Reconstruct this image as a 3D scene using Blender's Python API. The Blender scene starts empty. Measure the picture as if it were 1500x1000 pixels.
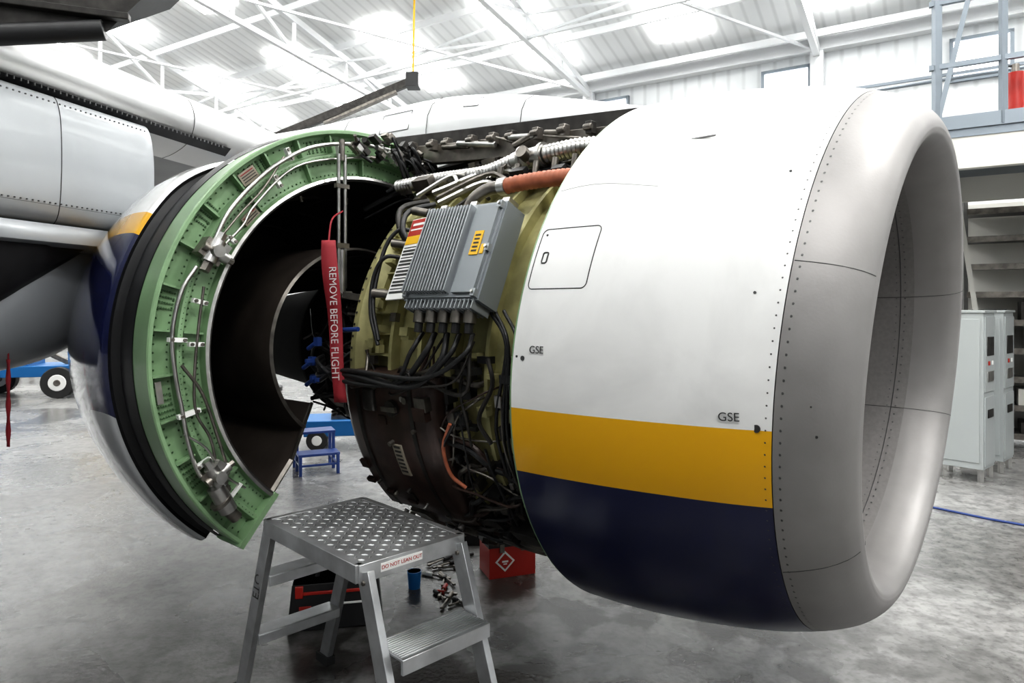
import bpy, bmesh, math, random
from mathutils import Vector, Matrix
random.seed(7)
R2=math.radians
scene=bpy.context.scene
try:
    scene.view_settings.view_transform='Standard'
except Exception: pass
for lk in ('Medium High Contrast','Standard - Medium High Contrast'):
    try:
        scene.view_settings.look=lk; break
    except Exception: pass
V=Vector
# ---------------------------------------------------------------- materials
def mat(name,col,rough=.5,metal=0.,var=0.,vscale=8.,bump=0.,bscale=40.,coat=0.,emit=None,estr=0.,col2=None,rvar=0.):
    m=bpy.data.materials.new(name); m.use_nodes=True
    nt=m.node_tree; b=nt.nodes['Principled BSDF']
    b.inputs['Base Color'].default_value=(*col,1); b.inputs['Roughness'].default_value=rough
    b.inputs['Metallic'].default_value=metal
    b.inputs['Coat Weight'].default_value=coat
    b.inputs['Coat Roughness'].default_value=.08
    if emit: 
        b.inputs['Emission Color'].default_value=(*emit,1); b.inputs['Emission Strength'].default_value=estr
    tc=nt.nodes.new('ShaderNodeTexCoord')
    if var>0 or rvar>0:
        n=nt.nodes.new('ShaderNodeTexNoise'); n.inputs['Scale'].default_value=vscale; n.inputs['Detail'].default_value=6
        nt.links.new(tc.outputs['Object'],n.inputs['Vector'])
        r=nt.nodes.new('ShaderNodeValToRGB')
        c2=col2 if col2 else tuple(c*(1-var) for c in col)
        r.color_ramp.elements[0].position=.35; r.color_ramp.elements[1].position=.65
        r.color_ramp.elements[0].color=(*c2,1); r.color_ramp.elements[1].color=(*col,1)
        nt.links.new(n.outputs['Fac'],r.inputs['Fac']); nt.links.new(r.outputs['Color'],b.inputs['Base Color'])
        if rvar>0:
            mr=nt.nodes.new('ShaderNodeMapRange'); mr.inputs['To Min'].default_value=max(.02,rough-rvar); mr.inputs['To Max'].default_value=rough+rvar
            nt.links.new(n.outputs['Fac'],mr.inputs['Value']); nt.links.new(mr.outputs['Result'],b.inputs['Roughness'])
    if bump>0:
        n2=nt.nodes.new('ShaderNodeTexNoise'); n2.inputs['Scale'].default_value=bscale; n2.inputs['Detail'].default_value=4
        nt.links.new(tc.outputs['Object'],n2.inputs['Vector'])
        bp=nt.nodes.new('ShaderNodeBump'); bp.inputs['Strength'].default_value=bump; bp.inputs['Distance'].default_value=.01
        nt.links.new(n2.outputs['Fac'],bp.inputs['Height']); nt.links.new(bp.outputs['Normal'],b.inputs['Normal'])
    return m
WHITE=(.78,.78,.77); YEL=(.70,.37,.004); NAVY=(.006,.009,.048)
def paint(name,z1,z2,white=WHITE,rough=.30,coat=.15,z0=None):
    m=mat(name,white,rough,coat=coat); nt=m.node_tree; b=nt.nodes['Principled BSDF']
    tc=nt.nodes.new('ShaderNodeTexCoord'); s=nt.nodes.new('ShaderNodeSeparateXYZ'); nt.links.new(tc.outputs['Object'],s.inputs[0])
    def thr(z):
        a=nt.nodes.new('ShaderNodeMath'); a.operation='GREATER_THAN'; a.inputs[1].default_value=z
        nt.links.new(s.outputs['Z'],a.inputs[0]); return a
    n=nt.nodes.new('ShaderNodeTexNoise'); n.inputs['Scale'].default_value=3.5; n.inputs['Detail'].default_value=9; n.inputs['Distortion'].default_value=.6
    nt.links.new(tc.outputs['Object'],n.inputs['Vector'])
    wr=nt.nodes.new('ShaderNodeValToRGB'); wr.color_ramp.elements[0].position=.3;wr.color_ramp.elements[1].position=.58
    wr.color_ramp.elements[0].color=(*[c*.86 for c in white],1); wr.color_ramp.elements[1].color=(*white,1)
    nt.links.new(n.outputs['Fac'],wr.inputs['Fac'])
    m1=nt.nodes.new('ShaderNodeMix'); m1.data_type='RGBA'; m1.inputs[6].default_value=(*NAVY,1); m1.inputs[7].default_value=(*YEL,1)
    nt.links.new(thr(z1).outputs[0],m1.inputs[0])
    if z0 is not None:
        m0=nt.nodes.new('ShaderNodeMix'); m0.data_type='RGBA'; m0.inputs[6].default_value=(.42,.43,.44,1); m0.inputs[7].default_value=(*NAVY,1)  # lowest band turned light grey, a floor reflection painted into the colour
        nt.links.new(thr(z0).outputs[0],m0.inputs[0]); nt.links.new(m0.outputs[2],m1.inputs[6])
    m2=nt.nodes.new('ShaderNodeMix'); m2.data_type='RGBA'; nt.links.new(m1.outputs[2],m2.inputs[6]); nt.links.new(wr.outputs['Color'],m2.inputs[7])
    nt.links.new(thr(z2).outputs[0],m2.inputs[0]); nt.links.new(m2.outputs[2],b.inputs['Base Color'])
    return m
M={}
M['cowl']=paint('cowl_paint',-.34,-.12)
M['lip']=mat('bare_aluminium_lip',(.285,.275,.27),.50,.5,var=.14,vscale=5,bump=.03,bscale=120,rvar=.05)
M['barrel']=mat('inlet_barrel_grey',(.22,.21,.205),.55,.2,var=.12,vscale=60)
M['seam']=mat('dark_seam',(.04,.04,.04),.6)
M['rivet']=mat('rivet_dark',(.12,.12,.12),.4,.6)
M['olive']=mat('chromate_case',(.48,.45,.22),.45,.2,var=.4,vscale=7,bump=.1)
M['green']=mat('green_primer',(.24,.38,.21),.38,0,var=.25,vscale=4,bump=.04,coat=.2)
M['greend']=mat('green_primer_dark',(.07,.14,.06),.5,var=.3,vscale=9)  # darker green for the frame rivets and small blocks
M['black']=mat('black_rubber',(.014,.014,.015),.45)
M['dark']=mat('dark_metal',(.06,.056,.052),.4,.6,var=.5,vscale=15)
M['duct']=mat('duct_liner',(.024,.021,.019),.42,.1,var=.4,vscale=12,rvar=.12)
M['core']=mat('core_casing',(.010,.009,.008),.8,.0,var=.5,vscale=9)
M['ifs']=mat('inner_fixed_structure',(.085,.07,.06),.4,.4,var=.35,vscale=6)
M['steel']=mat('steel',(.58,.57,.55),.28,.95,var=.3,vscale=14)
M['dsteel']=mat('aged_steel',(.26,.24,.215),.38,.9,var=.45,vscale=14)
M['alu']=mat('aluminium_ladder',(.60,.61,.62),.34,.8,var=.3,vscale=9,rvar=.1)
M['eec']=mat('eec_grey',(.22,.24,.255),.42,.3)
M['eecl']=mat('eec_fin_grey',(.29,.31,.325),.38,.4)
M['brown']=mat('heat_brown_tank',(.060,.034,.027),.36,.2,var=.5,vscale=10,bump=.05)
M['orange']=mat('orange_hose',(.45,.14,.07),.5,var=.3,vscale=20)
M['red']=mat('streamer_red',(.24,.012,.02),.7)
M['redp']=mat('red_plastic',(.40,.02,.012),.4)
M['white']=mat('white_mark',(.80,.80,.78),.5)
M['textw']=mat('streamer_lettering',(.48,.45,.45),.6)
M['beige']=mat('stained_placard',(.25,.22,.17),.5)
M['yellow']=mat('yellow_label',(.75,.44,.01),.5)
M['blue']=mat('blue_clip',(.02,.05,.20),.4)
M['bluem']=mat('blue_machine',(.01,.13,.36),.4)
M['txt']=mat('stencil_black',(.03,.03,.03),.6)
M['pyl']=mat('pylon_white',(.74,.75,.76),.35,coat=.2,var=.06,vscale=3)
M['silver']=mat('polished_leading_edge',(.66,.66,.66),.36,.75,var=.12,vscale=2,rvar=.06)
M['wgrey']=mat('wing_grey',(.22,.23,.24),.4,.1,var=.15,vscale=3)
M['wlight']=mat('fairing_light_grey',(.42,.44,.46),.35,.1,coat=.2,var=.1,vscale=2)
M['wdark']=mat('wing_cavity_dark',(.035,.035,.037),.5,.2,var=.4,vscale=6)
M['struct']=mat('white_steelwork',(.78,.79,.80),.5)
M['cab']=mat('cabinet_grey',(.39,.415,.415),.4,.1)
M['mez']=mat('mezzanine_white',(.60,.59,.55),.5)
M['rail']=mat('galvanised_rail',(.22,.25,.28),.45,.6)
M['rack']=mat('rack_grey',(.17,.17,.165),.5,.3,var=.3,vscale=4)
M['rubber']=mat('tyre_rubber',(.02,.02,.02),.7)
M['sky']=mat('skylight_panel',(.9,.9,.9),.5,emit=(1,.995,.97),estr=9)
M['win']=mat('window_glass_bright',(.9,.9,.9),.3,emit=(.93,.97,1),estr=2.5)
M['lamp']=mat('lamp_face',(.9,.9,.9),.3,emit=(1,1,1),estr=5)
def sheet(name,col,scale,axis='X',strength=.35):
    m=mat(name,col,.55); nt=m.node_tree; b=nt.nodes['Principled BSDF']
    tc=nt.nodes.new('ShaderNodeTexCoord'); w=nt.nodes.new('ShaderNodeTexWave'); w.bands_direction=axis
    w.inputs['Scale'].default_value=scale; w.inputs['Distortion'].default_value=0
    nt.links.new(tc.outputs['Object'],w.inputs['Vector'])
    bp=nt.nodes.new('ShaderNodeBump'); bp.inputs['Strength'].default_value=strength; bp.inputs['Distance'].default_value=.03
    nt.links.new(w.outputs['Fac'],bp.inputs['Height']); nt.links.new(bp.outputs['Normal'],b.inputs['Normal'])
    r=nt.nodes.new('ShaderNodeValToRGB'); r.color_ramp.elements[0].color=(*[c*.84 for c in col],1); r.color_ramp.elements[0].position=.0
    r.color_ramp.elements[1].color=(*col,1); r.color_ramp.elements[1].position=.25
    nt.links.new(w.outputs['Fac'],r.inputs['Fac']); nt.links.new(r.outputs['Color'],b.inputs['Base Color'])
    return m
M['wall']=sheet('wall_sheet',(.76,.78,.79),1.0)
M['roof']=sheet('roof_sheet',(.78,.79,.79),1.2,strength=.2)
def concrete():
    m=bpy.data.materials.new('concrete_floor'); m.use_nodes=True; nt=m.node_tree; b=nt.nodes['Principled BSDF']
    tc=nt.nodes.new('ShaderNodeTexCoord')
    def noise(s,d,dist=0):
        n=nt.nodes.new('ShaderNodeTexNoise'); n.inputs['Scale'].default_value=s; n.inputs['Detail'].default_value=d; n.inputs['Distortion'].default_value=dist
        nt.links.new(tc.outputs['Object'],n.inputs['Vector']); return n
    n1=noise(.8,10,.5); n2=noise(9,12); n3=noise(3.1,10,.4); n4=noise(28,6)
    def ramp(src,p0,c0,p1,c1):
        r=nt.nodes.new('ShaderNodeValToRGB'); r.color_ramp.elements[0].position=p0; r.color_ramp.elements[0].color=(*c0,1)
        r.color_ramp.elements[1].position=p1; r.color_ramp.elements[1].color=(*c1,1); nt.links.new(src.outputs['Fac'],r.inputs['Fac']); return r
    r1=ramp(n1,.36,(.16,.157,.152),.62,(.32,.317,.31)); r2=ramp(n2,.36,(.58,.58,.58),.60,(1,1,1)); r4=ramp(n4,.38,(.72,.72,.72),.5,(1,1,1))
    def mul(a,bb):
        mx=nt.nodes.new('ShaderNodeMix'); mx.data_type='RGBA'; mx.blend_type='MULTIPLY'; mx.inputs[0].default_value=1
        nt.links.new(a,mx.inputs[6]); nt.links.new(bb,mx.inputs[7]); return mx.outputs[2]
    base=mul(mul(r1.outputs['Color'],r2.outputs['Color']),r4.outputs['Color'])
    def dist(c,lo,hi,mx_):
        g=nt.nodes.new('ShaderNodeVectorMath'); g.operation='DISTANCE'; g.inputs[1].default_value=c
        nt.links.new(tc.outputs['Object'],g.inputs[0])
        mr=nt.nodes.new('ShaderNodeMapRange'); mr.inputs['From Min'].default_value=lo; mr.inputs['From Max'].default_value=hi; mr.inputs['To Min'].default_value=.0; mr.inputs['To Max'].default_value=mx_
        nt.links.new(g.outputs['Value'],mr.inputs['Value']); return mr
    # aircraft's shade painted into the floor colour around the work area
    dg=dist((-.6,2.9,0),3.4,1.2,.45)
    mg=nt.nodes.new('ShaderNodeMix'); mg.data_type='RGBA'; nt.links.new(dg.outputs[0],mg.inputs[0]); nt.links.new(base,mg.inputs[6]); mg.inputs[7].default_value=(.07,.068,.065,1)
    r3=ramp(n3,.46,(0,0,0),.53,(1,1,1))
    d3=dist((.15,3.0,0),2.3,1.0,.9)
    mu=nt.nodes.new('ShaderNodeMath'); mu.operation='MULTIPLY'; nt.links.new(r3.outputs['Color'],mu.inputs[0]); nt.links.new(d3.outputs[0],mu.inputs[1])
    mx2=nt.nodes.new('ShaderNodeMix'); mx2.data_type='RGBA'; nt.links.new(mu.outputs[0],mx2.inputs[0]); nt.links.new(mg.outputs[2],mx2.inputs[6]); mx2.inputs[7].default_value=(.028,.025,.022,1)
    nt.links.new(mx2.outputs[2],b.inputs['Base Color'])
    rr=nt.nodes.new('ShaderNodeMapRange'); rr.inputs['From Min'].default_value=.3; rr.inputs['From Max'].default_value=.7; rr.inputs['To Min'].default_value=.15; rr.inputs['To Max'].default_value=.38
    nt.links.new(n1.outputs['Fac'],rr.inputs['Value']); nt.links.new(rr.outputs['Result'],b.inputs['Roughness'])
    bp=nt.nodes.new('ShaderNodeBump'); bp.inputs['Strength'].default_value=.12; bp.inputs['Distance'].default_value=.01
    nt.links.new(noise(45,5).outputs['Fac'],bp.inputs['Height']); nt.links.new(bp.outputs['Normal'],b.inputs['Normal'])
    return m
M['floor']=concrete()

# ---------------------------------------------------------------- mesh builder
class MB:
    def __init__(s,*mats): s.bm=bmesh.new(); s.mats=list(mats)
    def mi(s,m):
        if m not in s.mats: s.mats.append(m)
        return s.mats.index(m)
    def face(s,vs,m):
        try:
            f=s.bm.faces.new(vs); f.material_index=s.mi(m); return f
        except ValueError: return None
    def box(s,c,h,m,ax=None,taper=1.):
        c=V(c); ax=ax or (V((1,0,0)),V((0,1,0)),V((0,0,1)))
        vs=[]
        for k in (-1,1):
            for i,j in ((-1,-1),(1,-1),(1,1),(-1,1)):
                t=taper if k>0 else 1
                vs.append(s.bm.verts.new(c+ax[0]*h[0]*i*t+ax[1]*h[1]*j*t+ax[2]*h[2]*k))
        for q in ((3,2,1,0),(4,5,6,7),(0,1,5,4),(1,2,6,5),(2,3,7,6),(3,0,4,7)): s.face([vs[i] for i in q],m)
    def beam(s,p0,p1,w,h,m,up=(0,0,1)):
        p0=V(p0);p1=V(p1); d=(p1-p0); L=d.length
        if L<1e-6: return
        d/=L; up=V(up)
        x=d.cross(up)
        if x.length<1e-3: x=d.cross(V((1,0,0)))
        x.normalize(); y=x.cross(d)
        s.box((p0+p1)/2,(w/2,h/2,L/2),m,(x,y,d))
    def tube(s,pts,r,m,n=8,cap=True):
        pts=[V(p) for p in pts]; N=len(pts)
        rs=r if isinstance(r,(list,tuple)) else [r]*N
        t0=(pts[1]-pts[0]).normalized(); nrm=t0.orthogonal().normalized()
        rings=[]
        for i,p in enumerate(pts):
            t=(pts[min(i+1,N-1)]-pts[max(i-1,0)])
            if t.length<1e-9: t=t0
            t.normalize(); nrm=(nrm-t*nrm.dot(t))
            if nrm.length<1e-6: nrm=t.orthogonal()
            nrm.normalize(); b=t.cross(nrm)
            rings.append([s.bm.verts.new(p+(nrm*math.cos(2*math.pi*k/n)+b*math.sin(2*math.pi*k/n))*rs[i]) for k in range(n)])
        for i in range(N-1):
            for k in range(n): s.face([rings[i][k],rings[i][(k+1)%n],rings[i+1][(k+1)%n],rings[i+1][k]],m)
        if cap: s.face(rings[0][::-1],m); s.face(rings[-1],m)
    def cyl(s,p0,p1,r,m,n=16,r2=None): s.tube([p0,p1],[r,r if r2 is None else r2],m,n)
    def strip(s,rows,m,closed=False):
        vr=[[s.bm.verts.new(p) for p in row] for row in rows]
        for i in range(len(vr)-1):
            L=len(vr[i])
            for k in range(L if closed else L-1):
                s.face([vr[i][k],vr[i][(k+1)%L],vr[i+1][(k+1)%L],vr[i+1][k]],m)
        return vr
    def revolve(s,prof,m,f,p0=0,p1=360,n=96,flip=False):
        full=abs(p1-p0)>=359.9; cnt=n if full else n+1
        rows=[[f(a,r,p0+(p1-p0)*i/n) for i in range(cnt)] for a,r in prof]
        return s.strip(rows,m,closed=full)
    def obj(s,name,parent=None,loc=None,smooth=40,bevel=0,mtx=None,solid=0):
        bmesh.ops.recalc_face_normals(s.bm,faces=s.bm.faces[:])
        me=bpy.data.meshes.new(name); s.bm.to_mesh(me); s.bm.free()
        for m in s.mats: me.materials.append(M[m])
        if smooth:
            for p in me.polygons: p.use_smooth=True
            me.set_sharp_from_angle(angle=R2(smooth))
        o=bpy.data.objects.new(name,me); scene.collection.objects.link(o)
        if parent: o.parent=parent
        if mtx is not None: o.matrix_local=mtx
        if loc: o.location=loc
        if solid:
            md=o.modifiers.new('solid','SOLIDIFY'); md.thickness=solid; md.offset=0
        if bevel:
            b=o.modifiers.new('bev','BEVEL'); b.width=bevel; b.segments=2; b.limit_method='ANGLE'; b.angle_limit=R2(50)
        return o
def empty(name,loc=(0,0,0),rot=(0,0,0),parent=None):
    e=bpy.data.objects.new(name,None); scene.collection.objects.link(e); e.location=loc; e.rotation_euler=rot
    e.empty_display_size=.1
    if parent: e.parent=parent
    return e
def cat(pts,sub=6):
    pts=[V(p) for p in pts]; out=[]
    P=[2*pts[0]-pts[1]]+pts+[2*pts[-1]-pts[-2]]
    for i in range(1,len(P)-2):
        a,b,c,d=P[i-1:i+3]
        for k in range(sub):
            t=k/sub
            out.append(.5*((2*b)+(c-a)*t+(2*a-5*b+4*c-d)*t*t+(3*b-a-3*c+d)*t**3))
    out.append(pts[-1]); return out
def cat2(pts,sub=5): return [(p[0],p[1]) for p in cat([(a,b,0) for a,b in pts],sub)]
def text(name,body,size,mtx,m,parent,align='CENTER'):
    c=bpy.data.curves.new(name,'FONT'); c.body=body; c.size=size; c.align_x=align; c.align_y='CENTER'; c.extrude=.0004
    c.materials.append(M[m]); o=bpy.data.objects.new(name,c); scene.collection.objects.link(o); o.parent=parent; o.matrix_local=mtx
    return o
def frame(o,x,y,z):
    m=Matrix.Identity(4)
    for i,a in enumerate((x,y,z)):
        for k in range(3): m[k][i]=a[k]
    for k in range(3): m[k][3]=o[k]
    return m
RU=random.uniform; RC=random.choice

# ---------------------------------------------------------------- camera
cam=bpy.data.cameras.new('camera'); co=bpy.data.objects.new('camera',cam); scene.collection.objects.link(co)
co.location=(0,0,1.65); co.rotation_euler=(R2(90),0,0); cam.lens=24; cam.sensor_width=36; cam.shift_y=-50/1500; cam.clip_end=300
scene.camera=co

# ---------------------------------------------------------------- engine (local X aft, Y toward photographer, Z up)
ENG=empty('jet_engine',(1.486,2.46,1.44),(0,0,R2(140)))
K=.08
def P(a,r,phi,flat=True):
    y=r*math.cos(R2(phi)); z=r*math.sin(R2(phi))
    if flat: z*= .955 if z<0 else .972
    return V((a-K*z,y,z))
def Pf(a,r,phi):
    y=r*math.cos(R2(phi)); z=r*math.sin(R2(phi)); return V((a-K*z,y,z))
def PN(a,phi):
    return V((0,1,0))*math.cos(R2(phi))+V((0,0,1))*math.sin(R2(phi))
outer=cat2([(0,.855),(.008,.885),(.035,.925),(.09,.97),(.19,1.015),(.35,1.06),(.6,1.10),(.82,1.118),(1.0,1.12)],6)
inner=cat2([(0,.855),(.008,.832),(.04,.805),(.1,.787),(.2,.775),(.45,.77),(.75,.78),(1.05,.79)],6)
def rad(a):
    for (a0,r0),(a1,r1) in zip(outer,outer[1:]):
        if a0<=a<=a1 and a1>a0: return r0+(r1-r0)*(a-a0)/(a1-a0)
    return 1.12
lipo=[p for p in outer if p[0]<.18]+[(.1825,rad(.1825))]
cowlo=[(.185,rad(.185))]+[p for p in outer if p[0]>.19]
lipi=[p for p in inner if p[0]<.2]; bari=[lipi[-1]]+[p for p in inner if p[0]>=.2]
b=MB('lip'); b.revolve(lipi[::-1]+lipo[1:],'lip',P,n=160); b.obj('inlet_lip',ENG,smooth=60)
b=MB('cowl','green','seam')
b.revolve(cowlo,'cowl',P,n=160); b.revolve([(1.0,1.12),(1.008,1.118),(1.008,1.105)],'green',P,n=160); b.revolve([(1.006,1.105),(.99,1.1),(.99,.86)],'dark',P,n=160)
b.revolve([(.1825,rad(.1825)-.001),(.184,1.0),(.185,rad(.185)-.001)],'seam',P,n=160)
b.obj('inlet_cowl',ENG,smooth=60)
b=MB('barrel'); b.revolve(bari,'barrel',P,n=128); b.obj('inlet_barrel',ENG,smooth=60)
def rivets(b,a,rf,n,size,m,f=P,p0=0,p1=360,h=.0015):
    for i in range(n):
        ph=p0+(p1-p0)*(i+.5)/n; c=f(a,rf,ph); nn=PN(a,ph)
        t1=V((1,0,0)); t2=nn.cross(t1)
        top=b.bm.verts.new(c+nn*h); ring=[b.bm.verts.new(c+nn*h*.5+(t1*math.cos(k*math.pi/3)+t2*math.sin(k*math.pi/3))*size) for k in range(6)]
        for k in range(6): b.face([ring[k],ring[(k+1)%6],top],m)
b=MB('rivet','seam')
rivets(b,.165,rad(.165),180,.0040,'rivet'); rivets(b,.200,rad(.200),180,.0028,'rivet')
def sline(b,pts,w=.0013,m='seam',off=.0004):
    q=[]
    for a,ph in pts: q.append(P(a,rad(a)+off,ph))
    b.tube(q,w,m,5)
for ph in (20,-35,160,200):
    sline(b,[(a,ph) for a in [.006,.015,.03,.05,.08,.11,.14,.17,.18]])
    b.tube([P(a,r-.001,ph) for a,r in inner[::3]],.0012,'seam',5)
rivets(b,.21,.772,120,.004,'rivet',h=-.002); rivets(b,.245,.772,120,.003,'rivet',h=-.002)
b.revolve([(.226,.7735),(.228,.7715),(.23,.7735)],'seam',P,n=128)
def zphi(a,z):
    k=.955 if z<0 else .972
    return math.degrees(math.asin(max(-1,min(1,z/k/rad(a)))))
def rrect(a0,a1,z0,z1,r=.018,n=6):
    pts=[]
    for cx,cz,s in ((a1-r,z1-r,0),(a0+r,z1-r,90),(a0+r,z0+r,180),(a1-r,z0+r,270)):
        for k in range(n+1):
            an=R2(s+90*k/n); pts.append((cx+r*math.cos(an),cz+r*math.sin(an)))
    pts.append(pts[0]); 
    out=[]
    for (x0,y0),(x1,y1) in zip(pts,pts[1:]):
        L=max(1,int(math.hypot(x1-x0,y1-y0)/.02))
        for k in range(L): out.append((x0+(x1-x0)*k/L,y0+(y1-y0)*k/L))
    out.append(pts[0]); return out
sline(b,[(a,zphi(a,z)) for a,z in rrect(.76,.985,.27,.47)],.0017)
sline(b,[(a,zphi(a,z)) for a,z in rrect(.935,.955,.355,.39,.006)],.0028)
sline(b,[(a,zphi(a,.60+.02*math.sin(a*9))) for a in [.62+.01*k for k in range(38)]],.0005,'rivet')
def dot(a,z,s,m='seam'):
    ph=zphi(a,z); c=P(a,rad(a),ph); nn=PN(a,ph); b.cyl(c-nn*.002,c+nn*.0015,s,m,12)
for a,z,s in ((.96,.045,.008),(.985,.05,.004),(.222,-.115,.011),(.25,.6,.004),(.965,.45,.004),(.26,.25,.004),(.10,-.05,.0025),(.085,-.13,.004)): dot(a,z,s)
a0=.56; ph=45
b.box(P(a0,rad(a0)+.002,ph),(.05,.003,.002),'rivet',(V((1,0,0)),PN(0,ph).cross(V((1,0,0))),PN(0,ph)))
b.obj('inlet_seams_and_rivets',ENG)
def surftext(body,a,z,size,m='txt'):
    ph=zphi(a,z); n=PN(0,ph); up=V((0,-math.sin(R2(ph)),math.cos(R2(ph)))); 
    slope=(rad(a+.02)-rad(a-.02))/.04
    x=(V((-1,0,0))-n*slope).normalized(); zz=x.cross(up).normalized(); o=P(a,rad(a)+.003,ph)
    text('stencil_'+body.lower(),body,size,frame(o,x,up,zz),m,ENG)
surftext('GSE',.905,.073,.034); surftext('GSE',.29,-.088,.034)
b=MB('dark','dsteel')
b.revolve([(.55,.001),(.6,.06),(.7,.14),(.85,.22),(.95,.26),(1.05,.27)],'dark',P,n=48)
for i in range(24):
    p0=360*i/24
    rows=[]
    for r in [.25+.052*k for k in range(11)]:
        tw=R2(20+45*(r-.25)/.52); rows.append([P(.98+.1*math.cos(tw)*s,r,p0+math.degrees(.1*math.sin(tw)*s/r)) for s in (-1,0,1)])
    b.strip(rows,'dsteel')
b.revolve([(1.05,.79),(1.06,0.01)],'dark',P,n=48)
b.obj('fan_and_spinner',ENG)

# fan case
b=MB('olive','dark')
prof=[(1.0,.90),(1.03,.96),(1.045,.96),(1.045,.875),(1.13,.87),(1.13,.90),(1.145,.90),(1.145,.865),(1.30,.862),(1.30,.905),(1.318,.905),(1.318,.86),(1.48,.86),(1.48,.90),(1.495,.90),(1.495,.86),(1.68,.86),(1.68,.905),(1.70,.905),(1.70,.86),(1.86,.86),(1.86,.91),(1.88,.91),(1.88,.85),(2.02,.85),(2.02,.89),(2.04,.90),(2.08,.935),(2.115,.935),(2.13,.92),(2.13,.80),(2.1,.78)]
b.revolve(prof,'olive',Pf,n=128)
for k in range(60):
    ph=k*6; c=Pf(1.95,.87,ph); 
    b.box(c,(.07,.004,.03),'olive',(V((1,0,0)),PN(0,ph).cross(V((1,0,0))),PN(0,ph)))
rivets(b,1.033,.962,90,.008,'dark',Pf,h=.008); rivets(b,2.10,.937,110,.007,'dark',Pf,h=.007)
b.revolve([(2.1,.78),(2.12,.5)],'dark',Pf,n=96)
b.obj('fan_case',ENG,smooth=35)
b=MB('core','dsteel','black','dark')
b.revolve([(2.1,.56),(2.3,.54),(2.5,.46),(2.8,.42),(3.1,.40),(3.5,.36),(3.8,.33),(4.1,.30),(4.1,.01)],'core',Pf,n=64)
for a in (2.35,2.55,2.75,3.0,3.2): b.revolve([(a,.38),(a,.49),(a+.02,.49),(a+.02,.38)],'core',Pf,n=64)
for i in range(70):
    ph=RU(-85,85); a=RU(2.15,2.7); r=.50
    pts=[Pf(a+.13*k,r+RU(-.04,.05),ph+RU(-14,14)*(k>0)) for k in range(5)]
    b.tube(cat(pts,4),RC([.006,.010,.014]),RC(['dsteel','dark','dark','black','black']),7)
for i in range(36):
    ph=RU(-90,90); a=RU(2.2,3.0)
    b.box(Pf(a,.48,ph),(RU(.03,.08),RU(.02,.05),.04),RC(['dark','dsteel','black','black']),(V((1,0,0)),PN(0,ph).cross(V((1,0,0))),PN(0,ph)))
b.obj('engine_core',ENG)

def cbox(b,a0,a1,f0,f1,r0,r1,m,n=10,rd=.02,F=Pf):
    sec=[(a0,r0),(a0,r1-rd),(a0+rd*.3,r1-rd*.3),(a0+rd,r1),(a1-rd,r1),(a1-rd*.3,r1-rd*.3),(a1,r1-rd),(a1,r0)]
    rows=[]
    for i in range(n+1):
        f=f0+(f1-f0)*i/n
        rows.append([F(a,r,f) for a,r in sec])
    e=math.degrees(rd/r1)
    first=[F(a,r0+(r-r0)*.75,f0-e*.6) for a,r in sec]; last=[F(a,r0+(r-r0)*.75,f1+e*.6) for a,r in sec]
    z0=[F(a,r0,f0-e*.8) for a,r in sec]; z1=[F(a,r0,f1+e*.8) for a,r in sec]
    b.strip([z0,first]+rows+[last,z1],m)

def local_ax(ph): 
    n=PN(0,ph); t=V((0,-math.sin(R2(ph)),math.cos(R2(ph)))); return V((1,0,0)),t,n
b=MB('eec','eecl','steel','black','yellow','red','white','txt')
x,t,n=local_ax(24); o=Pf(1.46,1.0,24)
S1=.85
def Q(u,v,w): return o+x*u*S1+t*v*.92+n*w
def qb(u,v,w,a,b_,c,m): b.box(Q(u,v,w),(a*S1,b_*.92,c),m,(x,t,n))
qb(0,0,-.01,.235,.225,.055,'eec')
qb(0,.0,.048,.225,.215,.006,'eecl')
for i in range(15): qb(.215-i*.0195,.0,.067,.0035,.20,.020,'eecl')
qb(-.15,.0,.058,.065,.20,.010,'eec')
for u in (-.215,.215):
    for v in (-.2,.2,0): qb(u,v,.055,.012,.016,.014,'eecl'); b.cyl(Q(u,v,.065),Q(u,v,.078),.006,'steel',8)
qb(-.15,.02,.070,.026,.055,.0015,'yellow'); qb(-.195,-.01,.0695,.010,.022,.0015,'yellow')
for k in range(5): qb(-.15,.055-.018*k,.0722,.016,.004,.0005,'txt')
for i in range(18): qb(.21-i*.0247,-.24,.0,.003,.02,.05,'eecl')
for i in range(5):
    u=.16-i*.08; b.cyl(Q(u,-.225,.01),Q(u,-.27,.0),.022,'dsteel',14); b.cyl(Q(u,-.26,.0),Q(u,-.30,-.01),.025,'dsteel',14); b.cyl(Q(u,-.30,-.01),Q(u,-.34,-.02),.017,'black',12)
for u in (-.2,0,.2): qb(u,.235,.0,.02,.02,.03,'steel')
b.obj('eec_box',ENG,smooth=30,bevel=.002)
b=MB('white','red','yellow','txt','dsteel')
o2=Pf(1.755,1.02,24); x2=(x+n*-.10).normalized(); n2=t.cross(x2)
n2=-n2 if n2.dot(n)<0 else n2
def Q2(u,v,w): return o2+x2*u+t*v+n2*w
def q2(u,v,w,a,b_,c,m): b.box(Q2(u,v,w),(a,b_,c),m,(x2,t,n2))
q2(0,0,0,.06,.19,.004,'white')
q2(0,.145,.005,.056,.04,.001,'redp'); q2(0,.085,.005,.056,.02,.001,'yellow')
for i in range(14): q2(0.0,.05-.016*i,.005,.05,.0045 if i%3 else .002,.001,'txt')
q2(0,.16,.0065,.04,.006,.0005,'white'); q2(0,.135,.0065,.045,.004,.0005,'white'); q2(0,0,-.04,.05,.15,.03,'dsteel')
b.obj('warning_placard',ENG,bevel=.001)
b=MB('brown','dsteel','beige','steel','red','dark')
cbox(b,1.52,2.10,-46,-6,.86,1.0,'brown',rd=.05)
cbox(b,1.60,2.02,-70,-50,.84,.97,'brown',rd=.04)
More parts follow.
